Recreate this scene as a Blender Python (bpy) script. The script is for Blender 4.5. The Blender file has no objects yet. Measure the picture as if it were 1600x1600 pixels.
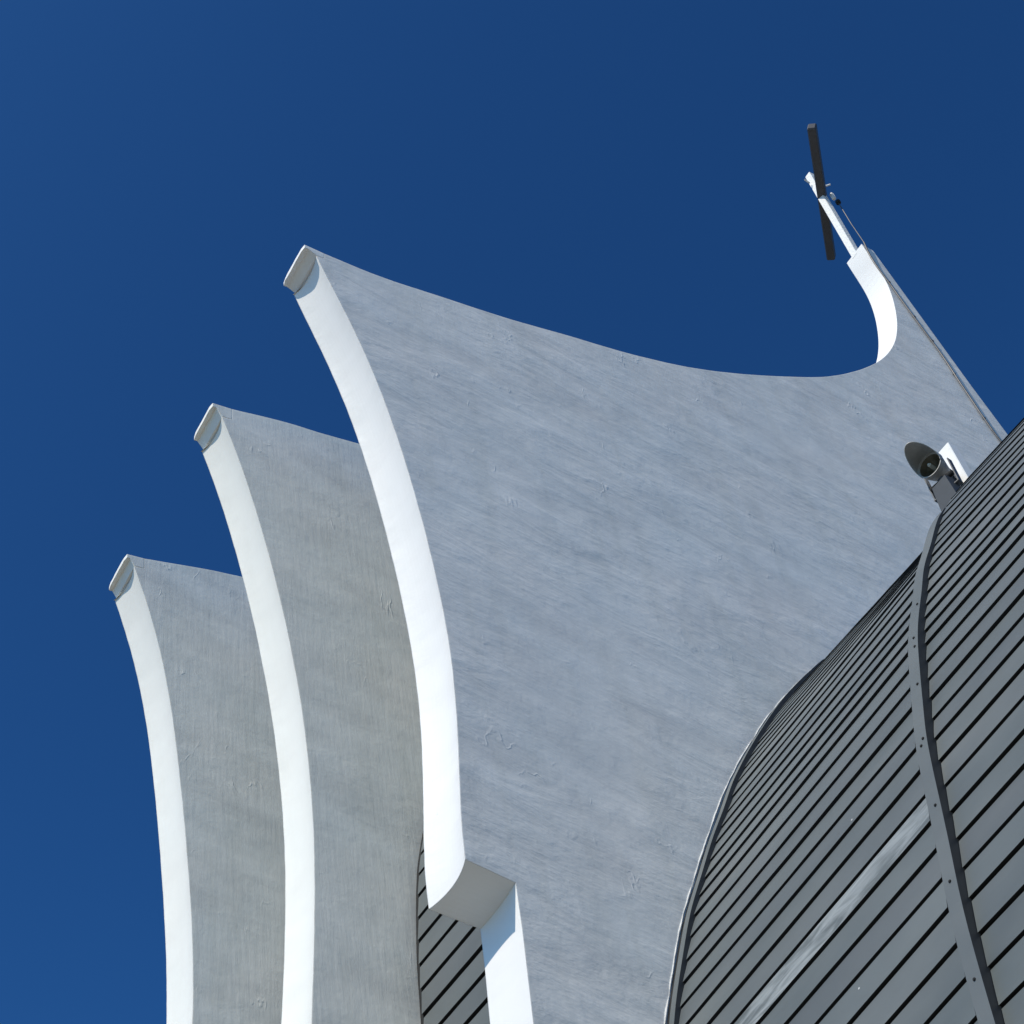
import bpy, bmesh, math, random
from mathutils import Vector, Matrix, noise

random.seed(7)
scene = bpy.context.scene
COL = scene.collection

# ------------------------------------------------------------------ camera
# world frame: x = along the fins (away from the plaza), y = along the church front, z = up
EYE = Vector((0.0, 0.0, 1.6))
RX = Vector((0.857342, -0.492658, -0.149171))     # picture right
DN = Vector((0.290899, 0.702800, -0.649191))      # picture down
FW = Vector((0.424667, 0.513186, 0.745854))       # view direction
cam_data = bpy.data.cameras.new("camera")
cam = bpy.data.objects.new("camera", cam_data)
COL.objects.link(cam)
cam.matrix_world = Matrix(((RX.x, -DN.x, -FW.x, EYE.x),
                           (RX.y, -DN.y, -FW.y, EYE.y),
                           (RX.z, -DN.z, -FW.z, EYE.z),
                           (0, 0, 0, 1)))
cam_data.sensor_width = 36.0
cam_data.lens = 56.25
cam_data.clip_start = 0.1
cam_data.clip_end = 5000.0
scene.camera = cam

# ------------------------------------------------------------------ light
SUN_EL = math.radians(49.0)
SUN_OFF = math.radians(14.0)       # towards -y from the -x direction
to_sun = Vector((-math.cos(SUN_EL) * math.cos(SUN_OFF),
                 -math.cos(SUN_EL) * math.sin(SUN_OFF),
                 math.sin(SUN_EL)))
world = bpy.data.worlds.new("World")
scene.world = world
world.use_nodes = True
wn, wl = world.node_tree.nodes, world.node_tree.links
wn.clear()
sky = wn.new("ShaderNodeTexSky")
sky.sky_type = 'NISHITA'
sky.sun_disc = False
sky.sun_elevation = SUN_EL
sky.sun_rotation = math.atan2(to_sun.x, to_sun.y)
sky.altitude = 0.0
sky.air_density = 1.0
sky.dust_density = 1.3
sky.ozone_density = 10.0
bg = wn.new("ShaderNodeBackground")
bg.inputs['Strength'].default_value = 0.058
wo = wn.new("ShaderNodeOutputWorld")
gm = wn.new("ShaderNodeGamma")
gm.inputs['Gamma'].default_value = 1.45
tint = wn.new("ShaderNodeMix"); tint.data_type = 'RGBA'; tint.blend_type = 'MULTIPLY'
tint.inputs[0].default_value = 1.0
tint.inputs[7].default_value = (0.56, 1.0, 1.0, 1)      # a deeper, polarised-looking blue
wl.new(sky.outputs[0], gm.inputs['Color'])
wl.new(gm.outputs[0], tint.inputs[6])
wl.new(tint.outputs[2], bg.inputs['Color'])
wl.new(bg.outputs[0], wo.inputs['Surface'])

sun_data = bpy.data.lights.new("sun", 'SUN')
sun_data.energy = 4.4
sun_data.angle = math.radians(0.5)
sun_data.color = (1.0, 0.90, 0.765)
sun = bpy.data.objects.new("sun", sun_data)
COL.objects.link(sun)
sun.rotation_euler = to_sun.to_track_quat('Z', 'Y').to_euler()
sun.location = (-20, -5, 40)

scene.view_settings.view_transform = 'Standard'
scene.view_settings.look = 'None'
scene.view_settings.exposure = 0.0
scene.view_settings.gamma = 1.0
scene.view_settings.use_curve_mapping = False

# ------------------------------------------------------------------ helpers
def tag(o, label=None, cat=None, group=None, kind=None):
    if label: o['label'] = label
    if cat: o['category'] = cat
    if group: o['group'] = group
    if kind: o['kind'] = kind
    return o

def empty(name, loc):
    o = bpy.data.objects.new(name, None)
    o.location = loc
    o.empty_display_size = 0.3
    COL.objects.link(o)
    return o

def link(name, verts, faces, mats, parent=None, midx=None, smooth=False, fix=False):
    """verts in WORLD coordinates; the mesh is stored relative to its root"""
    me = bpy.data.meshes.new(name)
    off = Vector((0, 0, 0))
    p = parent
    while p is not None:
        off += p.location
        p = p.parent
    base = off.copy()
    if parent is None or True:
        org = Vector((sum(v[0] for v in verts) / len(verts),
                      sum(v[1] for v in verts) / len(verts),
                      min(v[2] for v in verts)))
    me.from_pydata([tuple(Vector(v) - org) for v in verts], [], faces)
    if not isinstance(mats, (list, tuple)): mats = [mats]
    for m in mats: me.materials.append(m)
    if midx:
        for p_, k in zip(me.polygons, midx): p_.material_index = k
    if smooth:
        for p_ in me.polygons: p_.use_smooth = True
    me.update()
    if fix:
        bm = bmesh.new(); bm.from_mesh(me)
        bmesh.ops.recalc_face_normals(bm, faces=bm.faces)
        bm.to_mesh(me); bm.free()
    o = bpy.data.objects.new(name, me)
    o.location = org - base
    o.parent = parent
    COL.objects.link(o)
    return o

class MB:
    def __init__(s): s.v = []; s.f = []; s.m = []
    def add(s, vs, fs, k=0):
        b = len(s.v); s.v += [tuple(v) for v in vs]
        s.f += [tuple(i + b for i in f) for f in fs]; s.m += [k] * len(fs)
    def box(s, c, ax, ay, az, k=0):
        """centre and three half-axis vectors"""
        c, ax, ay, az = map(Vector, (c, ax, ay, az))
        vs = [c + i * ax + j * ay + l * az for i in (-1, 1) for j in (-1, 1) for l in (-1, 1)]
        s.add(vs, [(0, 1, 3, 2), (4, 6, 7, 5), (0, 4, 5, 1), (2, 3, 7, 6), (0, 2, 6, 4), (1, 5, 7, 3)], k)
    def bevbox(s, c, ax, ay, az, b, k=0):
        """chamfered box"""
        c, ax, ay, az = map(Vector, (c, ax, ay, az))
        lx, ly, lz = ax.length, ay.length, az.length
        ux, uy, uz = ax / lx, ay / ly, az / lz
        pts = []
        for i in (-1, 1):
            for j in (-1, 1):
                for l in (-1, 1):
                    pts.append(c + i * (lx - b) * ux + j * (ly - b) * uy + l * lz * uz)
                    pts.append(c + i * (lx - b) * ux + j * ly * uy + l * (lz - b) * uz)
                    pts.append(c + i * lx * ux + j * (ly - b) * uy + l * (lz - b) * uz)
        bm = bmesh.new()
        vs = [bm.verts.new(p) for p in pts]
        r = bmesh.ops.convex_hull(bm, input=vs)
        bmesh.ops.dissolve_limit(bm, angle_limit=0.01, verts=bm.verts, edges=bm.edges)
        bm.verts.index_update()
        s.add([v.co.copy() for v in bm.verts], [tuple(v.index for v in f.verts) for f in bm.faces], k)
        bm.free()
    def lathe(s, c, axis, prof, n=32, k=0, caps=(True, True)):
        """prof: list of (distance along axis, radius)"""
        c = Vector(c); a = Vector(axis).normalized()
        u = a.orthogonal().normalized(); w = a.cross(u)
        vs = []; fs = []
        for (t, r) in prof:
            for i in range(n):
                an = 2 * math.pi * i / n
                vs.append(c + a * t + (u * math.cos(an) + w * math.sin(an)) * r)
        for j in range(len(prof) - 1):
            for i in range(n):
                fs.append((j * n + i, j * n + (i + 1) % n, (j + 1) * n + (i + 1) % n, (j + 1) * n + i))
        if caps[0]: fs.append(tuple(range(n))[::-1])
        if caps[1]: fs.append(tuple((len(prof) - 1) * n + i for i in range(n)))
        s.add(vs, fs, k)
    def tube(s, pts, r, n=8, k=0):
        pts = [Vector(p) for p in pts]
        vs = []; fs = []
        up = None
        for i, p in enumerate(pts):
            d = (pts[min(i + 1, len(pts) - 1)] - pts[max(i - 1, 0)]).normalized()
            if up is None: up = d.orthogonal().normalized()
            up = (up - d * up.dot(d)).normalized()
            w = d.cross(up)
            for j in range(n):
                an = 2 * math.pi * j / n
                vs.append(p + (up * math.cos(an) + w * math.sin(an)) * (r[i] if isinstance(r, list) else r))
        for i in range(len(pts) - 1):
            for j in range(n):
                fs.append((i * n + j, i * n + (j + 1) % n, (i + 1) * n + (j + 1) % n, (i + 1) * n + j))
        fs.append(tuple(range(n))[::-1]); fs.append(tuple((len(pts) - 1) * n + j for j in range(n)))
        s.add(vs, fs, k)
    def build(s, name, mats, parent=None, smooth=False, fix=True):
        return link(name, s.v, s.f, mats, parent, s.m, smooth, fix)

def interp(tab, x):
    """tab: sorted (x, y) pairs, smooth monotone cubic"""
    n = len(tab)
    if x <= tab[0][0]:
        k = (tab[1][1] - tab[0][1]) / (tab[1][0] - tab[0][0]); return tab[0][1] + k * (x - tab[0][0])
    if x >= tab[-1][0]:
        k = (tab[-1][1] - tab[-2][1]) / (tab[-1][0] - tab[-2][0]); return tab[-1][1] + k * (x - tab[-1][0])
    for i in range(n - 1):
        if tab[i][0] <= x <= tab[i + 1][0]: break
    def sl(j):
        if j <= 0: return (tab[1][1] - tab[0][1]) / (tab[1][0] - tab[0][0])
        if j >= n - 1: return (tab[-1][1] - tab[-2][1]) / (tab[-1][0] - tab[-2][0])
        return (tab[j + 1][1] - tab[j - 1][1]) / (tab[j + 1][0] - tab[j - 1][0])
    h = tab[i + 1][0] - tab[i][0]; t = (x - tab[i][0]) / h
    y0, y1, m0, m1 = tab[i][1], tab[i + 1][1], sl(i) * h, sl(i + 1) * h
    return ((2 * t ** 3 - 3 * t ** 2 + 1) * y0 + (t ** 3 - 2 * t ** 2 + t) * m0 +
            (-2 * t ** 3 + 3 * t ** 2) * y1 + (t ** 3 - t ** 2) * m1)

def crom(pts, step=0.12):
    """centripetal-ish Catmull-Rom through (x, z) points, resampled"""
    P = [Vector(p) for p in pts]
    P = [2 * P[0] - P[1]] + P + [2 * P[-1] - P[-2]]
    out = []
    for i in range(1, len(P) - 2):
        a, b, c, d = P[i - 1:i + 3]
        t0 = 0; t1 = (b - a).length ** .5; t2 = t1 + (c - b).length ** .5; t3 = t2 + (d - c).length ** .5
        n = max(1, int((c - b).length / step))
        for k in range(n):
            t = t1 + (t2 - t1) * k / n
            A1 = (t1 - t) / (t1 - t0) * a + (t - t0) / (t1 - t0) * b
            A2 = (t2 - t) / (t2 - t1) * b + (t - t1) / (t2 - t1) * c
            A3 = (t3 - t) / (t3 - t2) * c + (t - t2) / (t3 - t2) * d
            B1 = (t2 - t) / (t2 - t0) * A1 + (t - t0) / (t2 - t0) * A2
            B2 = (t3 - t) / (t3 - t1) * A2 + (t - t1) / (t3 - t1) * A3
            out.append((t2 - t) / (t2 - t1) * B1 + (t - t1) / (t2 - t1) * B2)
    out.append(P[-2])
    return [(p.x, p.y) for p in out]

# ------------------------------------------------------------------ materials
def new_mat(name):
    m = bpy.data.materials.new(name); m.use_nodes = True
    nt = m.node_tree; b = nt.nodes['Principled BSDF']
    return m, nt, nt.nodes, nt.links, b

def N(nodes, typ, **kw):
    n = nodes.new(typ)
    for k, v in kw.items():
        if k in n.inputs.keys(): n.inputs[k].default_value = v
        else: setattr(n, k, v)
    return n

def mapped(nodes, links, scale, rot=(0, 0, 0), loc=(0, 0, 0)):
    tc = nodes.new("ShaderNodeTexCoord")
    mp = nodes.new("ShaderNodeMapping")
    mp.inputs['Scale'].default_value = scale
    mp.inputs['Rotation'].default_value = rot
    mp.inputs['Location'].default_value = loc
    links.new(tc.outputs['Object'], mp.inputs['Vector'])
    return mp.outputs['Vector']

def fac_noise(nodes, links, vec, scale, detail=4, rough=.55, dist=0):
    n = nodes.new("ShaderNodeTexNoise")
    n.inputs['Scale'].default_value = scale
    n.inputs['Detail'].default_value = detail
    n.inputs['Roughness'].default_value = rough
    n.inputs['Distortion'].default_value = dist
    links.new(vec, n.inputs['Vector'])
    return n.outputs['Fac']

def math_(nodes, links, op, a, b=None, c=None, clamp=False):
    n = nodes.new("ShaderNodeMath"); n.operation = op; n.use_clamp = clamp
    for i, x in enumerate((a, b, c)):
        if x is None: continue
        if isinstance(x, (int, float)): n.inputs[i].default_value = x
        else: links.new(x, n.inputs[i])
    return n.outputs[0]

def ramp(nodes, links, fac, stops):
    r = nodes.new("ShaderNodeValToRGB")
    e = r.color_ramp.elements
    e[0].position, e[0].color = stops[0][0], stops[0][1]
    e[1].position, e[1].color = stops[-1][0], stops[-1][1]
    for p, c in stops[1:-1]:
        x = e.new(p); x.color = c
    links.new(fac, r.inputs['Fac'])
    return r.outputs['Color']

def g3(v): return (v, v, v, 1)

def plaster(name, hstreak, vstreak, seed, tilt=19, tone=(1, 1, 1, 1)):
    """painted trowelled concrete: long drags, brush lines, blisters and chips"""
    m, nt, nd, lk, b = new_mat(name)
    # horizontal drags of the trowel / formwork, slightly falling
    v0 = mapped(nd, lk, (1, 1, 1), (0, math.radians(-tilt), 0), (seed, 0, 0))
    mp1 = nd.new("ShaderNodeMapping"); mp1.inputs['Scale'].default_value = (0.75, 1, 2.2)
    lk.new(v0, mp1.inputs['Vector']); v1 = mp1.outputs['Vector']
    n1 = fac_noise(nd, lk, v1, 1.5, 5, .58, .25)
    # fine vertical roller lines
    v2 = mapped(nd, lk, (9.0, 9.0, 0.8), (0, 0, 0), (0, seed, 0))
    n2 = fac_noise(nd, lk, v2, 2.2, 4, .6, .1)
    # broad buckling
    v3 = mapped(nd, lk, (1, 1, 1), (0, 0, 0), (0, 0, seed))
    n3 = fac_noise(nd, lk, v3, .9, 3, .5)
    # fine grain
    n4 = fac_noise(nd, lk, v3, 38, 4, .6)
    # scattered blisters and drips
    vo = nd.new("ShaderNodeTexVoronoi"); vo.feature = 'F1'; vo.inputs['Scale'].default_value = 1.5
    v5 = mapped(nd, lk, (1.0, 1.0, .55), (0, .2, 0), (seed * .7, 0, seed))
    n5 = fac_noise(nd, lk, v5, 3.4, 3, .55, .5)
    ridge = math_(nd, lk, 'ABSOLUTE', math_(nd, lk, 'SUBTRACT', n5, .5))
    ridge = math_(nd, lk, 'SUBTRACT', 1.0, math_(nd, lk, 'MULTIPLY', ridge, 34.0), clamp=True)
    patch = fac_noise(nd, lk, mapped(nd, lk, (1, 1, 1), (0, 0, 0), (seed + 3, 2, 9)), 2.6, 2, .5)
    patch = math_(nd, lk, 'MULTIPLY', math_(nd, lk, 'SUBTRACT', patch, .632), 9.0, clamp=True)
    ridge = math_(nd, lk, 'MULTIPLY', ridge, patch)
    # pits
    lk.new(mapped(nd, lk, (1, 1, 1), (0, 0, 0), (seed * 2, 5, 1)), vo.inputs['Vector'])
    pit = math_(nd, lk, 'LESS_THAN', vo.outputs['Distance'], 0.028)
    amp = fac_noise(nd, lk, mapped(nd, lk, (1, 1, 1), (0, 0, 0), (9, seed, 3)), .7, 2, .5)
    amp = math_(nd, lk, 'MULTIPLY_ADD', amp, 2.6, -.45, clamp=True)
    n6 = fac_noise(nd, lk, v3, 6.5, 4, .55, .3)
    h = math_(nd, lk, 'MULTIPLY', math_(nd, lk, 'MULTIPLY', n1, hstreak), math_(nd, lk, 'MULTIPLY_ADD', amp, .75, .25))
    h = math_(nd, lk, 'ADD', h, math_(nd, lk, 'MULTIPLY', n6, .0030))
    h = math_(nd, lk, 'ADD', h, math_(nd, lk, 'MULTIPLY', n2, vstreak))
    h = math_(nd, lk, 'ADD', h, math_(nd, lk, 'MULTIPLY', n3, .012))
    h = math_(nd, lk, 'ADD', h, math_(nd, lk, 'MULTIPLY', n4, .00065))
    h = math_(nd, lk, 'ADD', h, math_(nd, lk, 'MULTIPLY', ridge, .0026))
    h = math_(nd, lk, 'SUBTRACT', h, math_(nd, lk, 'MULTIPLY', pit, .006))
    geo = nd.new("ShaderNodeNewGeometry"); sp = nd.new("ShaderNodeSeparateXYZ")
    lk.new(geo.outputs['True Normal'], sp.inputs[0])
    side = math_(nd, lk, 'ABSOLUTE', sp.outputs['Y'])
    h = math_(nd, lk, 'MULTIPLY', h, math_(nd, lk, 'MULTIPLY_ADD', side, .90, .10))   # the narrow fronts were floated smoother
    bev = N(nd, "ShaderNodeBevel", samples=4); bev.inputs['Radius'].default_value = .014
    bp = nd.new("ShaderNodeBump"); bp.inputs['Strength'].default_value = 1.0
    bp.inputs['Distance'].default_value = 1.0
    lk.new(h, bp.inputs['Height']); lk.new(bev.outputs[0], bp.inputs['Normal'])
    lk.new(bp.outputs[0], b.inputs['Normal'])
    # paint: faint grime in the drags, slightly warm patches
    c1 = ramp(nd, lk, n1, [(.30, (.70, .70, .685, 1)), (.5, (.775, .775, .755, 1)), (.70, (.83, .83, .81, 1))])
    c3 = ramp(nd, lk, n3, [(.3, (.93, .95, .95, 1)), (.7, (1, .985, .965, 1))])
    mx = N(nd, "ShaderNodeMix", data_type='RGBA', blend_type='MULTIPLY'); mx.inputs[0].default_value = 1
    lk.new(c1, mx.inputs[6]); lk.new(c3, mx.inputs[7])
    gr = fac_noise(nd, lk, mapped(nd, lk, (3.2, 3.2, .35), (0, 0, 0), (seed, seed, 0)), 1.4, 5, .6, .2)
    c4 = ramp(nd, lk, gr, [(.34, (.955, .955, .945, 1)), (.5, (1, 1, 1, 1))])
    m3 = N(nd, "ShaderNodeMix", data_type='RGBA', blend_type='MULTIPLY'); m3.inputs[0].default_value = 1
    lk.new(mx.outputs[2], m3.inputs[6]); lk.new(c4, m3.inputs[7])
    ge2 = nd.new("ShaderNodeNewGeometry"); s2 = nd.new("ShaderNodeSeparateXYZ")
    lk.new(ge2.outputs['True Normal'], s2.inputs[0])
    m6 = N(nd, "ShaderNodeMix", data_type='RGBA'); m6.inputs[6].default_value = (.80, .80, .785, 1)
    lk.new(math_(nd, lk, 'MULTIPLY_ADD', math_(nd, lk, 'ABSOLUTE', s2.outputs['Y']), .75, .25), m6.inputs[0])
    lk.new(m3.outputs[2], m6.inputs[7]); m3 = m6          # fronts repainted more evenly than the broad sides
    m4 = N(nd, "ShaderNodeMix", data_type='RGBA', blend_type='MULTIPLY'); m4.inputs[0].default_value = 1
    lk.new(m3.outputs[2], m4.inputs[6]); m4.inputs[7].default_value = tone
    lk.new(m4.outputs[2], b.inputs['Base Color'])
    b.inputs['Roughness'].default_value = .62
    b.inputs['Specular IOR Level'].default_value = .35
    return m

M_FIN1 = plaster("white_plaster_dragged", .021, .0008, 1.3)
M_FIN2 = plaster("white_plaster_brushed", .008, .0026, 7.7, tone=(1, 1, .955, 1))
M_FIN3 = plaster("white_plaster_brushed_far", .007, .0026, 15.1, tone=(1, 1, .96, 1))

def siding_mat(name, base, streak=False):
    m, nt, nd, lk, b = new_mat(name)
    v = mapped(nd, lk, (1, .35, 1))
    n1 = fac_noise(nd, lk, v, 1.3, 4, .6)
    n2 = fac_noise(nd, lk, mapped(nd, lk, (1, 1, 1), (0, 0, 0), (4, 4, 4)), 26, 3, .6)
    at = N(nd, "ShaderNodeAttribute", attribute_name="board")
    lo = tuple(c * .82 for c in base) + (1,); hi = tuple(c * f for c, f in zip(base, (1.20, 1.14, 1.10))) + (1,)
    c = ramp(nd, lk, n1, [(.3, lo), (.7, hi)])
    mx = N(nd, "ShaderNodeMix", data_type='RGBA', blend_type='MULTIPLY'); mx.inputs[0].default_value = 1
    lk.new(c, mx.inputs[6])
    lk.new(at.outputs['Color'], mx.inputs[7])
    out = mx.outputs[2]
    if streak:
        s = fac_noise(nd, lk, mapped(nd, lk, (1, .8, 6), (math.radians(5), 0, 0)), 2.6, 5, .6, .8)
        s = math_(nd, lk, 'MULTIPLY', math_(nd, lk, 'SUBTRACT', s, .40), 3.4, clamp=True)
        m2 = N(nd, "ShaderNodeMix", data_type='RGBA')
        lk.new(s, m2.inputs[0]); lk.new(out, m2.inputs[6]); m2.inputs[7].default_value = (.30, .325, .33, 1)
        out = m2.outputs[2]
    vo = nd.new("ShaderNodeTexVoronoi"); vo.inputs['Scale'].default_value = 2.3
    lk.new(mapped(nd, lk, (1, 1, 1), (0, 0, 0), (3, 1, 8)), vo.inputs['Vector'])
    sel = math_(nd, lk, 'LESS_THAN', fac_noise(nd, lk, mapped(nd, lk, (1, 1, 1)), 5, 1), .60)
    spk = math_(nd, lk, 'MULTIPLY', math_(nd, lk, 'LESS_THAN', vo.outputs['Distance'], .016), sel)
    m5 = N(nd, "ShaderNodeMix", data_type='RGBA'); m5.inputs[7].default_value = (.55, .55, .53, 1)
    lk.new(spk, m5.inputs[0]); lk.new(out, m5.inputs[6]); out = m5.outputs[2]      # bird and paint specks
    lk.new(out, b.inputs['Base Color'])
    b.inputs['Roughness'].default_value = .5
    b.inputs['Metallic'].default_value = 0.0
    r = math_(nd, lk, 'MULTIPLY_ADD', n1, .22, .36)
    lk.new(r, b.inputs['Roughness'])
    bp = nd.new("ShaderNodeBump"); bp.inputs['Strength'].default_value = .5; bp.inputs['Distance'].default_value = 1
    h = math_(nd, lk, 'ADD', math_(nd, lk, 'MULTIPLY', n1, .012), math_(nd, lk, 'MULTIPLY', n2, .0004))
    lk.new(h, bp.inputs['Height']); lk.new(bp.outputs[0], b.inputs['Normal'])
    return m

M_SIDE = siding_mat("grey_siding_paint", (.098, .115, .120))
M_STREAK = siding_mat("grey_siding_streaked", (.098, .115, .120), True)  # same paint with pale grey streaks mixed in
M_FLASH = siding_mat("grey_flashing_paint", (.098, .115, .120))

def plain(name, col, rough=.6, metal=0.0, var=.15, nscale=8, bump=.0):
    m, nt, nd, lk, b = new_mat(name)
    n1 = fac_noise(nd, lk, mapped(nd, lk, (1, 1, 1)), nscale, 5, .6)
    lo = tuple(c * (1 - var) for c in col) + (1,); hi = tuple(min(1, c * (1 + var)) for c in col) + (1,)
    lk.new(ramp(nd, lk, n1, [(.3, lo), (.7, hi)]), b.inputs['Base Color'])
    b.inputs['Roughness'].default_value = rough
    b.inputs['Metallic'].default_value = metal
    if bump:
        bp = nd.new("ShaderNodeBump"); bp.inputs['Distance'].default_value = bump
        lk.new(n1, bp.inputs['Height']); lk.new(bp.outputs[0], b.inputs['Normal'])
    return m

M_BLACK = plain("dark_joint_and_shade", (.008, .009, .010), .9)  # joints and small fittings, plus the painted shade of the board edges
M_MORTAR = plain("pale_mortar", (.62, .62, .60), .8, bump=.02, nscale=14)
M_FLSHADE = plain("shaded_flashing_side", (.022, .027, .032), .6)  # shade of the flashing's side faces put into a darker colour
M_WOOD = plain("dark_weathered_metal", (.060, .060, .066), .55, nscale=3)
M_POST = plain("white_painted_steel", (.78, .78, .75), .55, var=.06, nscale=20, bump=.01)
M_CABLE = plain("grey_cable", (.045, .048, .056), .5)
M_LAMP = plain("pale_grey_enamel", (.36, .36, .34), .5, var=.15)
M_LAMPD = plain("dark_grey_enamel", (.07, .08, .09), .5)
M_PED = plain("dark_bracket_paint", (.038, .046, .055), .5)
M_REFL = plain("dull_reflector", (.10, .09, .06), .35, .3)
M_GLASS = plain("frosted_bulb", (.55, .55, .48), .3)
M_BOX = plain("white_box_enamel", (.82, .82, .80), .5, var=.04)
M_ROOF = plain("dark_roof_sheet", (.10, .11, .115), .6)
M_GROUND = plain("pale_paving", (.165, .155, .13), .85, var=.12, nscale=.8)

# ------------------------------------------------------------------ ground
gv = [(-600, -600, 0), (600, -600, 0), (600, 600, 0), (-600, 600, 0)]
tag(link("ground", gv, [(0, 1, 2, 3)], M_GROUND), kind="structure")

# ------------------------------------------------------------------ the church
Z0 = 1.6            # heights below were measured from eye level
church = empty("church_building", (10, 8, 0))
tag(church, "modern white church with tall curved concrete fins and dark grey slatted siding", "church")

def fin(name, y0, thick, front, lower, top, back, mat, tip, label, tspire=None):
    """front: (x,u) up the flared edge; lower: down from the notch; one closed solid"""
    rows = []      # (x, u, groove, shear x, shear u)
    for p in lower: rows.append((p[0], p[1], .015, -.02, -.0))
    rows[-1] = (rows[-1][0], rows[-1][1], .015, -.02, -.06)
    fr = crom(front, .05)
    import numpy as np
    us_ = np.array([q[1] for q in fr]); um, ud = us_.mean(), (us_.max() - us_.min()) / 2
    cf = np.polyfit((us_ - um) / ud, [q[0] for q in fr], 6)       # one fair curve, as cast
    fr = [(float(np.polyval(cf, (q[1] - um) / ud)), q[1]) for q in fr]
    for i, p in enumerate(fr):
        w = noise.noise(Vector((p[1] * 1.3, y0, 0))) * .0012 + noise.noise(Vector((p[1] * 5, y0, 3))) * .0004
        rows.append((p[0] + w, p[1], .05, -.04, -.09 if i == 0 else (-.06 if i == len(fr) - 1 else 0)))
    # step the shear of the first rows smoothly
    tp = crom(top, .12)
    x1, u1 = fr[-1]
    xs, us = tip[2]        # where the coping lip ends on the top edge
    rows.append((xs, u1 + .01, 0, 0, -.03))
    for i, p in enumerate(tp):
        w = noise.noise(Vector((p[0] * 1.1, y0, 7))) * .010 + noise.noise(Vector((p[0] * 4, y0, 9))) * .004
        if i == 0: w = 0
        rows.append((p[0], p[1] + w, 0, 0, 0))
    for p in back:
        rows.append((p[0], p[1], 0, 0, 0))
    nC = 13
    V = []; F = []
    for (x, u, g, sx, su) in rows:
        T = thick
        if tspire and u > tspire[0]:
            T = thick + (tspire[2] - thick) * min(1, (u - tspire[0]) / (tspire[1] - tspire[0]))
        for j in range(nC):
            s = j / (nC - 1)
            q = 1 - (2 * s - 1) ** 2
            rg = noise.noise(Vector((u * 7, x * 7, y0 + j * .4))) * .0028 if g > .03 and j in (0, nC - 1) else 0   # hand-worked arrises
            V.append((x + g * q + sx * s + rg, y0 + T * s, u + su * s + Z0))
    n = len(rows)
    for i in range(n):
        k = (i + 1) % n
        for j in range(nC - 1):
            F.append((i * nC + j, i * nC + j + 1, k * nC + j + 1, k * nC + j))
    F.append(tuple(i * nC for i in range(n)))
    F.append(tuple(i * nC + nC - 1 for i in range(n))[::-1])
    o = link(name, V, F, mat, church, fix=True)
    tag(o, label)
    # coping lip: slab closing the groove at the tip, projecting past the front edge
    (xa, ua), (xb, ub), _ = tip      # upper front corner, lower front corner
    y1 = y0 + thick
    prof = [(xa, ua), (xb, ub), (xb + .05, ub + .004), (x1 + .01, u1 + .012), (xs, u1 + .012), (xs, us), ]
    LV = []; nn = 9
    for j in range(nn):
        s = j / (nn - 1)
        e = .012 if j in (0, nn - 1) else 0
        for i, (x, u) in enumerate(prof):
            wob = noise.noise(Vector((s * 5, y0, i))) * .006
            ex = e if i < 2 else 0
            LV.append((x + ex + wob - .012 * s, y0 + (y1 - y0) * s + (0.0), u - .03 * s + wob * .5 + Z0))
    LF = []
    m_ = len(prof)
    for j in range(nn - 1):
        for i in range(m_):
            k = (i + 1) % m_
            LF.append((j * m_ + i, j * m_ + k, (j + 1) * m_ + k, (j + 1) * m_ + i))
    LF.append(tuple(range(m_))); LF.append(tuple((nn - 1) * m_ + i for i in range(m_))[::-1])
    link("coping_lip", LV, LF, mat, o, fix=True)
    return o

FR1 = [(5.24, 6.90), (5.25, 7.15), (5.31, 7.76), (5.385, 8.57), (5.41, 9.52), (5.32, 10.80), (5.18, 12.06), (4.93, 13.19), (4.68, 14.12), (4.55, 14.50)]
TOP1 = [(4.66, 14.612), (5.37, 14.60), (6.16, 14.69), (7.0, 14.80), (7.89, 14.96), (8.83, 15.14), (9.86, 15.45), (11.04, 15.98),
        (12.38, 16.72), (13.62, 17.75), (14.36, 18.68), (14.87, 19.78), (15.14, 20.95), (15.067, 21.995)]
BACK1 = [(15.30, 21.93), (15.655, 19.232), (15.763, 18.40), (15.954, 17.18), (16.4, 14.0), (16.6, 5), (16.6, -1.62)]
fin("concrete_fin", 7.7, .5, FR1, [(5.45, -1.62), (5.45, 2), (5.50, 4), (5.57, 5.64), (5.62, 6.40), (5.635, 6.79)],
    TOP1, BACK1, M_FIN1, ((4.425, 14.635), (4.425, 14.577), (4.66, 14.612)),
    "largest white fin sweeping up to a tall spire", (18.0, 22.0, .41))

FR2 = [(5.06, 6.70), (5.10, 7.10), (5.135, 7.48), (5.175, 8.11), (5.215, 8.85), (5.215, 9.66), (5.155, 10.43), (5.07, 11.35), (4.93, 12.22), (4.71, 13.35), (4.45, 14.33)]
TOP2 = [(4.57, 14.535), (5.26, 14.635), (5.66, 14.66), (6.12, 14.70), (7.4, 14.85), (9, 15.0), (11, 15.0), (12.8, 14.3), (14.2, 13.0)]
fin("concrete_fin", 9.9, .5, FR2, [(5.3, -1.62), (5.3, 2), (5.36, 4), (5.42, 5.6), (5.46, 6.2), (5.47, 6.58)],
    TOP2, [(14.4, 12), (14.5, -1.62)], M_FIN2, ((4.33, 14.525), (4.33, 14.467), (4.57, 14.535)), "middle white fin of the three, without a spire")

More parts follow.
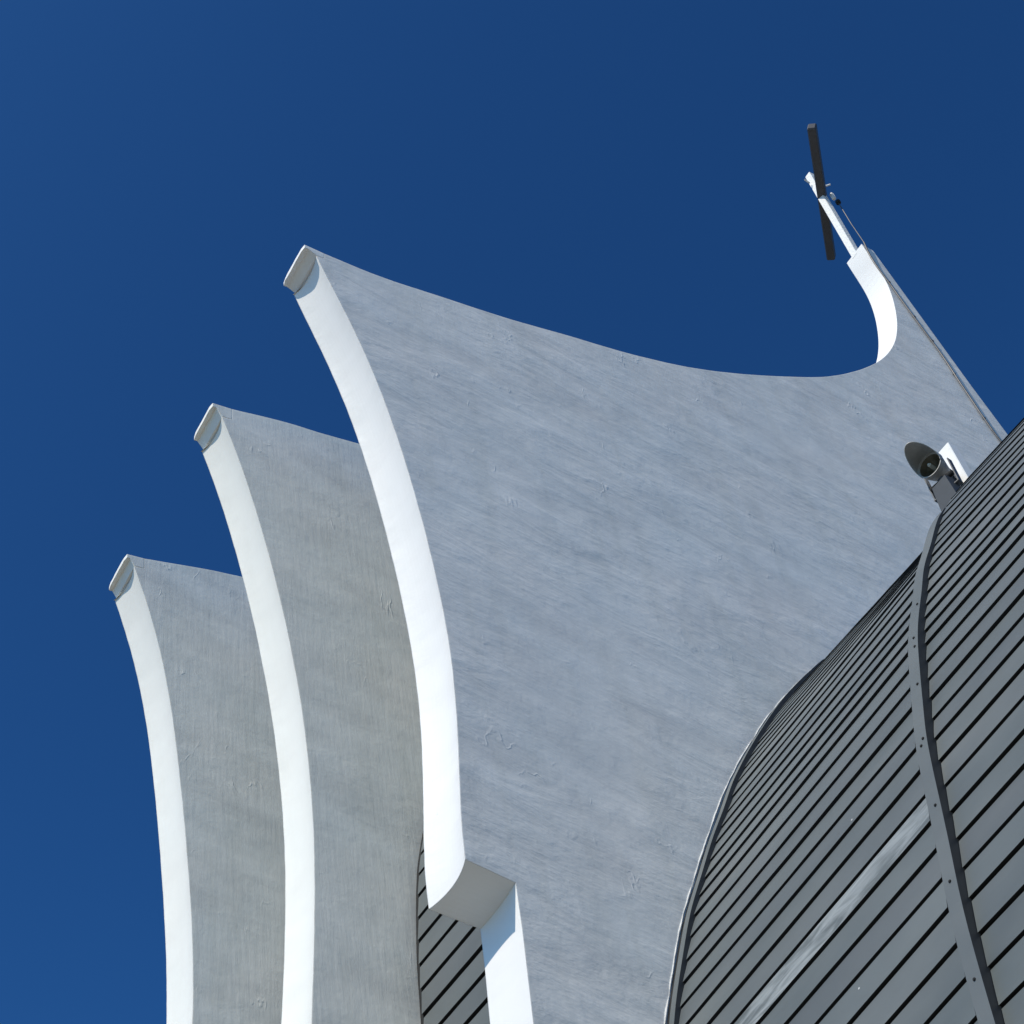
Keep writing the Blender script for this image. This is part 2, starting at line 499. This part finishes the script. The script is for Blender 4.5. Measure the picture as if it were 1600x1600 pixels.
FR3 = [(4.98, 6.60), (5.02, 7.2), (5.09, 8.35), (5.10, 9.04), (5.075, 9.77), (5.0, 10.62), (4.93, 11.54), (4.81, 12.43), (4.63, 13.37), (4.37, 14.29)]
TOP3 = [(4.49, 14.475), (5.256, 14.60), (5.80, 14.665), (7.2, 14.8), (9, 14.95), (11, 14.9), (12.8, 14.2), (14.2, 13.0)]
fin("concrete_fin", 12.3, .55, FR3, [(5.2, -1.62), (5.2, 2), (5.26, 4), (5.32, 5.6), (5.36, 6.2), (5.37, 6.48)],
    TOP3, [(14.4, 12), (14.5, -1.62)], M_FIN3, ((4.265, 14.465), (4.265, 14.407), (4.49, 14.475)), "leftmost and farthest white fin")

# ---- siding: ruled surfaces between two profiles (u -> x)
def sc(tab, k=.908): return [(u * k, x * k) for u, x in tab]
M_EDGE = sc([(-1.8, 6.15), (1, 6.25), (3, 6.42), (4.2, 6.607), (4.73, 6.70), (5.07, 6.775), (5.436, 6.872), (5.74, 6.95), (6.08, 7.035), (6.37, 7.117),
          (6.69, 7.232), (7.03, 7.36), (7.35, 7.486), (7.62, 7.612), (8.0, 7.816), (8.34, 7.997), (8.70, 8.23), (9.14, 8.515), (9.46, 8.78)])
M_BAY1 = M_EDGE[:14] + sc([(8.0, 7.82), (8.34, 8.01), (8.70, 8.27), (9.14, 8.645), (9.46, 8.93), (9.90, 9.35), (10.4, 9.90), (11.0, 10.75), (11.6, 12.0), (12.0, 13.5)])
J_BAY1 = [(-1.6, 6.05), (1, 6.1), (3, 6.2), (4.2, 6.33), (4.588, 6.375), (5.022, 6.469), (5.456, 6.60), (5.89, 6.75), (6.33, 6.935), (6.76, 7.13), (7.15, 7.345), (7.55, 7.57),
          (7.892, 7.78), (8.32, 8.04), (8.92, 8.48), (9.56, 9.01), (10.11, 9.55), (10.41, 9.885), (10.9, 10.55), (11.5, 11.7), (12.0, 13.2)]
def dm(tab, off): return [(u, x + off) for (u, x) in tab]
M_BAY2 = dm(M_EDGE[:13], .060) + dm(sc([(7.62, 7.665), (8.0, 7.862), (8.34, 8.035), (8.70, 8.255), (9.14, 8.535), (9.46, 8.765), (9.90, 9.15), (10.25, 9.50),
                                  (10.6, 9.93), (11.1, 10.7), (11.6, 11.8), (12.0, 13.3)]), .005)
def shift(u):
    pts = [(4.56, -.115), (6.48, -.061), (8.3, .026)]
    if u <= 4.56: return -.115
    if u >= 8.3: return .026
    return interp(pts, u)
FAR = 4.0
M_BAY2F = [(u, x + FAR * shift(u)) for u, x in M_BAY2]
J_12 = [(-1.6, 5.75), (3, 5.8), (5.5, 5.92), (7.05, 6.03), (7.6, 6.06), (8.0, 6.10), (8.4, 6.15), (8.72, 6.21), (9.27, 6.376), (10, 6.75), (11, 7.6), (11.8, 9.2), (12.3, 11.5)]

def arc_up(tab, u_ref, pitch, n):
    """n further joint heights, evenly spaced along the slope"""
    out = []; u = u_ref; acc = 0; du = .004
    while len(out) < n:
        acc += math.hypot(du, interp(tab, u + du) - interp(tab, u)); u += du
        if acc >= pitch: out.append(u); acc -= pitch
    return out
NUP = 17
UM = [3.902, 4.129, 4.339, 4.565, 4.771, 4.982, 5.181, 5.386, 5.582, 5.766, 5.942, 6.131, 6.317, 6.495, 6.669, 6.81, 6.96, 7.115, 7.273, 7.43]
UM = [3.902 - .226 * i for i in range(24, 0, -1)] + UM
UM1 = UM + arc_up(M_BAY1, UM[-1], .172, NUP)
UM2 = UM + arc_up(M_BAY2, UM[-1], .180, NUP + 4)
UJ = [5.89 - .217 * i for i in range(34, 0, -1)] + [5.89, 6.104, 6.308, 6.527, 6.734, 6.934, 7.125, 7.321, 7.519, 7.709, ]
UJ = UJ + arc_up(J_BAY1, UJ[-1], .222, NUP)
def arc_params(tab, u_from, u_to, u_ref, pitch):
    n = int((u_ref - u_from) / pitch)
    lo = [u_ref - pitch * i for i in range(n, 0, -1)]
    hi = [u for u in arc_up(tab, u_ref, pitch, 40) if u < u_to]
    return lo + [u_ref] + hi

def siding(name, tabA, yA, tabB, yB, ja, jb, parent, label, streak=None, depth=.055, gap=.017, lap=.014):
    """lapped boards from yA (profile A, joints ja) to yB (profile B, joints jb)"""
    V = []; F = []; MI = []; COLR = []
    rnd = random.Random(5)
    def end(tab, u, inn):
        x = interp(tab, u); e = .01
        d = (interp(tab, u + e) - interp(tab, u - e)) / (2 * e); l = math.hypot(1, d)
        return Vector((x + inn / l, 0, u - inn * d / l + Z0))
    def pt(ua, ub, t, inn):
        a = end(tabA, ua, inn); b = end(tabB, ub, inn)
        p = a.lerp(b, t); p.y = yA + (yB - yA) * t
        return p
    nt_, nu = 10, 3
    W = nt_ + 1
    for k in range(len(ja) - 1):
        g = gap * .5
        a0, a1, b0, b1 = ja[k] + g, ja[k + 1] - g, jb[k] + g, jb[k + 1] - g
        jit = rnd.uniform(-.002, .002)
        lap_k = lap * (1 - .55 * min(1, max(0, (ja[k] - 7.0) / 1.5)))
        shade = rnd.uniform(.91, 1.09)
        tint = (shade * rnd.uniform(.985, 1.015), shade, shade * rnd.uniform(.98, 1.02))
        mi = 1 if streak == k else 0
        base = len(V)
        for iu in range(nu + 1):
            f = iu / nu
            for it in range(W):
                sag = noise.noise(Vector((it * .9, k * 1.7, f))) * .0025
                V.append(pt(a0 + (a1 - a0) * f, b0 + (b1 - b0) * f, it / nt_, -lap_k * (1 - f) + jit + sag))
        for f in (0, 1):
            for it in range(W): V.append(pt(a0 + (a1 - a0) * f, b0 + (b1 - b0) * f, it / nt_, depth))
        def add(f, m): F.append(f); MI.append(m); COLR.append(tint)
        for iu in range(nu):
            for it in range(nt_):
                add((base + iu * W + it, base + iu * W + it + 1, base + (iu + 1) * W + it + 1, base + (iu + 1) * W + it), mi)
        lo = base + (nu + 1) * W; hi = lo + W
        for it in range(nt_):
            add((base + it, lo + it, lo + it + 1, base + it + 1), 2)  # board undersides and gap edges painted black to stand for shade
            add((base + nu * W + it, base + nu * W + it + 1, hi + it + 1, hi + it), 2)
        for it in (0, nt_):
            add(tuple([base + i * W + it for i in range(nu + 1)] + [hi + it, lo + it]), 2)
    o = link(name, V, F, [M_SIDE, M_STREAK, M_BLACK], parent, MI)
    at = o.data.attributes.new("board", 'FLOAT_COLOR', 'FACE')
    for i, c in enumerate(COLR): at.data[i].color = (c[0], c[1], c[2], 1)
    if label: tag(o, label)
    bv = []; bf = []
    for k in range(len(ja)):
        for t in (0, 1): bv.append(pt(ja[k], jb[k], t, depth + .004))
    for i in range(len(ja) - 1): bf.append((2 * i, 2 * i + 1, 2 * i + 3, 2 * i + 2))
    link("joint_backing", bv, bf, M_BLACK, o)
    return o

def board_attr(o, c=(1, 1, 1)):
    at = o.data.attributes.new("board", 'FLOAT_COLOR', 'FACE')
    for d in at.data: d.color = (*c, 1)

def strip(name, tab, y0, y1, u0, u1, proud, depth, mat, parent, step=.05):
    """a bent bar that follows a profile"""
    V = []; F = []; MI = []
    n = int((u1 - u0) / step)
    for i in range(n + 1):
        u = u0 + (u1 - u0) * i / n
        x = interp(tab, u); e = .01
        d = (interp(tab, u + e) - interp(tab, u - e)) / (2 * e); l = math.hypot(1, d)
        for (yy, inn) in ((y0, -proud), (y1, -proud), (y1, depth), (y0, depth)):
            V.append((x + inn / l, yy, u - inn * d / l + Z0))
    for i in range(n):
        for j in range(4):
            k = (j + 1) % 4
            F.append((i * 4 + j, i * 4 + k, i * 4 + 4 + k, i * 4 + 4 + j)); MI.append(0 if j == 0 else 1)
    F.append((0, 1, 2, 3)); F.append((n * 4 + 3, n * 4 + 2, n * 4 + 1, n * 4)); MI += [1, 1]
    o = link(name, V, F, [mat, M_FLSHADE], parent, MI, fix=True)
    board_attr(o)
    return o

bay1 = siding("metal_siding", M_BAY1, 4.642, J_BAY1, 7.57, UM1, UJ, church,
              "slatted grey siding beside the largest fin, one board whitened along its length", streak=30)
edge = strip("seam_flashing", M_EDGE, 4.54, 4.640, -1.6, 8.49, .012, .16, M_FLASH, bay1)
fl = strip("junction_flashing", J_BAY1, 7.574, 7.64, -1.4, 10.3, .045, .10, M_FLASH, bay1)
# ragged mortar bead where the siding dies into the fin
bead = MB()
bp_ = []
for i in range(330):
    u = 4.0 + i * .02
    if u > 10.5: break
    x = interp(J_BAY1, u)
    e = .01
    d = (interp(J_BAY1, u + e) - interp(J_BAY1, u - e)) / (2 * e); l = math.hypot(1, d)
    out = .046 + .010 * noise.noise(Vector((u * 1.7, 0, 5))) + .004 * noise.noise(Vector((u * 9, 0, 5)))
    bp_.append((x - out / l, 7.697, u + out * d / l + Z0))
bead.tube(bp_, [max(.0015, .0055 + .009 * noise.noise(Vector((a * .13, 2, 0)))) for a in range(len(bp_))], 7)
o = bead.build("mortar_bead", M_MORTAR, bay1)
gapb = strip("joint_backing", J_BAY1, 7.642, 7.699, -1.3, 10.3, .030, .12, M_BLACK, bay1)

bay2 = siding("metal_siding", M_BAY2, 4.536, M_BAY2F, 4.536 - FAR, UM2, UM2, church,
              "slatted grey siding right of the curved seam")
# screws on the seam flashing
for (x, u, y) in [(7.725, 7.859, 5.03), (7.506, 7.442, 5.04), (7.461, 7.331, 5.03), (7.299, 6.916, 5.03), (7.085, 6.366, 5.03),
                  (7.041, 6.319, 5.055), (6.936, 5.784, 5.04), (6.772, 5.183, 5.05), (6.628, 4.496, 5.05), (6.50, 3.9, 5.05)]:
    x, u, y = x * .9085, u * .9085, y * .9085
    xx = interp(M_EDGE, u); e = .01
    d = (interp(M_EDGE, u + e) - interp(M_EDGE, u - e)) / (2 * e)
    nrm = Vector((-1, 0, d)).normalized()
    s = MB(); s.lathe(Vector((xx, y, u + Z0)), nrm, [(-.01, .009), (.017, .0095), (.020, .006)], 10)
    s.build("screw", M_BLACK, edge)

JT3 = arc_params(J_12, -1.3, 12.2, 8.017, .2375)
bay12 = siding("metal_siding", J_12, 8.26, J_12, 9.80, JT3, JT3, church, "slatted grey siding seen between two white fins", gap=.030)
strip("junction_flashing", J_12, 9.803, 9.85, -1.3, 11.8, .0, .10, M_BLACK, bay12)
J_23 = dm(J_12, -.10)
JT4 = arc_params(J_23, -1.3, 12.2, 8.017, .2375)
bay23 = siding("metal_siding", J_23, 10.46, J_23, 12.24, JT4, JT4, church, None)

# body behind the siding and the roof beyond the ridge
def core(name, tab, off, y0, y1, mat, parent, xback=19.0, ub=11.2):
    us = [(-1.6 + (11.9 + 1.6) * i / 40) for i in range(41)]
    prof = []
    for u in us:
        e = .01
        d = (interp(tab, u + e) - interp(tab, u - e)) / (2 * e); l = math.hypot(1, d)
        prof.append((interp(tab, u) + off / l, max(-1.62, u - off * d / l)))
    prof += [(14.8, 12.0), (16.8, 11.4), (18.2, 9.5), (19.0, 6.0), (19.2, -1.62)]
    n = len(prof)
    V = [(x, y0, u + Z0) for x, u in prof] + [(x, y1, u + Z0) for x, u in prof]
    F = [(i, (i + 1) % n, n + (i + 1) % n, n + i) for i in range(n)]
    F.append(tuple(range(n))[::-1]); F.append(tuple(range(n, 2 * n)))
    return link(name, V, F, mat, parent, fix=True)
core("roof_shell", M_BAY1, .62, 4.536 - FAR + .05, 7.699, M_ROOF, church)
core("roof_shell", J_12, .14, 8.21, 12.8, M_ROOF, church)

# ------------------------------------------------------------------ cross on the spire
PX, PY = 15.13, 7.92
cross = empty("rooftop_cross", (PX, PY, 21.9 + Z0))
tag(cross, "large cross with white post and dark crossbar on top of the spire", "cross")
p = MB(); p.bevbox((PX, PY, (21.93 + 24.72) / 2 + Z0), (.062, 0, 0), (0, .062, 0), (0, 0, 1.395), .008)
p.build("post", M_POST, cross)
bd = Vector((.7035, .7107, 0)); bs = Vector((-.7107, .7035, 0))
tw = math.radians(24); zz = Vector((0, 0, 1))
b = MB(); b.bevbox((PX - .03, PY - .04, 23.97 + Z0), bd * 1.40, (bs * math.cos(tw) + zz * math.sin(tw)) * .075,
                   (zz * math.cos(tw) - bs * math.sin(tw)) * .085, .02)
b.build("crossbar", M_WOOD, cross)
s = MB(); s.bevbox((PX + .10, PY - .13, 23.84 + Z0), (.03, 0, 0), (0, .03, 0), (0, 0, .09), .008)
s.build("clamp", M_POST, cross)
s = MB(); s.lathe((PX + .12, PY - .15, 23.62 + Z0), (0, 0, 1), [(-.05, .01), (-.03, .045), (.03, .045), (.05, .01)], 14)
s.build("cable_gland", M_BLACK, cross)
s = MB(); s.lathe((PX - .10, PY + .02, 24.40 + Z0), (-1, 0, .6), [(0, .015), (.12, .015)], 8)
s.build("bolt", M_POST, cross)
s = MB(); s.lathe((PX + .10, PY - .10, 24.25 + Z0), (1, -1, 0), [(0, .018), (.10, .018)], 8)
s.build("bolt", M_POST, cross)

# ------------------------------------------------------------------ lightning cable
pts = [(PX + .12, PY - .15, 23.60), (15.20, 7.74, 22.8), (15.115, 7.672, 22.03), (15.056, 7.672, 21.504), (15.175, 7.672, 20.557), (15.303, 7.672, 19.629),
       (15.40, 7.672, 19.016), (15.455, 7.672, 18.173), (15.538, 7.672, 17.106), (15.599, 7.672, 16.804), (15.9, 7.672, 15.0), (16.1, 7.672, 13.0)]
cab = MB(); cab.tube([(x, y, u + Z0) for x, y, u in pts[:3]], .009, 7)
fine = crom([(x, u) for x, y, u in pts[2:]], .15)
cab.tube([(x + .006 * noise.noise(Vector((u * 2, 0, 0))), 7.672, u + Z0) for x, u in fine], .015, 8)
c = cab.build("lightning_cable", M_CABLE)
tag(c, "thin grey cable running from the cross down the edge of the spire", "cable")
for (x, y, u) in pts[4:9]:
    k = MB(); k.box((x, 7.684, u + .3 + Z0), (.022, 0, 0), (0, .016, 0), (0, 0, .012))
    k.build("clip", M_LAMPD, c)

# ------------------------------------------------------------------ floodlight
LC = Vector((9.84, 5.60, 11.17 + Z0))           # centre of the opening
A = Vector((-.987, -.147, .063)).normalized()
SD = A.cross(Vector((0, 0, 1))).normalized()
UP = SD.cross(A).normalized()
if UP.z < 0: UP = -UP
lamp = empty("floodlight", LC + Vector((.06, 0, -.62)))
tag(lamp, "grey hooded floodlight on the roof edge in front of the largest fin", "floodlight")
h = MB(); h.lathe(LC, A, [(-.34, .045), (-.33, .075), (-.20, .085), (-.06, .132), (0, .140), (0, .131), (-.10, .09), (-.16, .03)], 40, caps=(True, True))
h.build("housing", M_LAMP, lamp, smooth=False)
# visor: shell cut obliquely, long at the top
V = []; F = []; n = 40
for i in range(n + 1):
    a = -math.pi * .62 + 2 * math.pi * .62 * i / n
    ln = .012 + .25 * max(0, math.cos(a * .5 / .62)) ** 1.7
    for r in (.143, .137):
        rad = UP * math.cos(a) * r + SD * math.sin(a) * r
        V.append(LC + rad - A * .03); V.append(LC + rad * (1.0) + A * ln)
for i in range(n):
    q = i * 4; w = q + 4
    F += [(q, w, w + 1, q + 1), (q + 2, q + 3, w + 3, w + 2), (q + 1, w + 1, w + 3, q + 3), (q, q + 2, w + 2, w)]
F += [(0, 1, 3, 2), (n * 4, n * 4 + 2, n * 4 + 3, n * 4 + 1)]
link("visor", V, F, M_LAMP, lamp, fix=True)
r = MB(); r.lathe(LC - A * .012, A, [(-.12, .04), (-.06, .09), (0, .129), (0, .127), (-.058, .09), (-.115, .036)], 36, caps=(True, True))
r.build("reflector", M_REFL, lamp)
r = MB(); r.lathe(LC - A * .10, A, [(0, .012), (.01, .02), (.10, .02), (.115, .010)], 14)
r.build("bulb", M_GLASS, lamp)
k = MB()
for sgn in (-1, 1):
    k.box(LC - A * .13 + SD * sgn * .15 - UP * .15, A * .03, SD * .006, UP * .17)
k.box(LC - A * .13 - UP * .325, A * .035, SD * .156, UP * .006)
k.box(LC - A * .13 - UP * .20, A * .05, SD * .03, UP * .05)
k.build("yoke", M_LAMPD, lamp)
hg = MB(); hg.lathe(LC - A * .10 - UP * .19 - SD * .14, SD, [(0, .028), (.28, .028)], 12)
hg.build("hinge", M_BLACK, lamp)
wv = [LC - A * .30 - UP * .10, LC - A * .36 - UP * .20, LC - A * .33 - UP * .34, LC - A * .22 - UP * .42, LC - A * .14 - UP * .50]
wr = MB(); wr.tube(wv, .010, 7); wr.build("power_lead", M_BLACK, lamp)
# tapering bracket from the roof up to the yoke
foot = Vector((9.97, 5.60, 10.12 + Z0)); head = LC - A * .08 - UP * .235
br = MB()
dirv = (head - foot)
sx, sy = Vector((1, 0, 0)), Vector((0, 1, 0))
vs = [foot + sx * i * .16 + sy * j * .15 for i, j in ((-1, -1), (1, -1), (1, 1), (-1, 1))] + \
     [head + sx * i * .05 + sy * j * .095 for i, j in ((-1, -1), (1, -1), (1, 1), (-1, 1))]
br.add(vs, [(0, 1, 2, 3), (7, 6, 5, 4), (0, 4, 5, 1), (1, 5, 6, 2), (2, 6, 7, 3), (3, 7, 4, 0)])
br.build("bracket", M_PED, lamp)
gb = MB(); gb.bevbox(LC - A * .30 - UP * .12, A * .06, SD * .05, UP * .07, .01)
gb.lathe(LC - A * .30 - UP * .05 - SD * .05, SD, [(-.02, .05), (.12, .05)], 16)
gb.build("gear_box", M_LAMPD, lamp)
# white control box standing behind the lamp
bx = MB(); bx.bevbox((10.26, 5.62, 11.02 + Z0), (.06, 0, 0), (0, .115, 0), (0, 0, .58), .008)
o = bx.build("control_box", M_BOX)
tag(o, "white upright metal box on the roof directly behind the floodlight", "box")
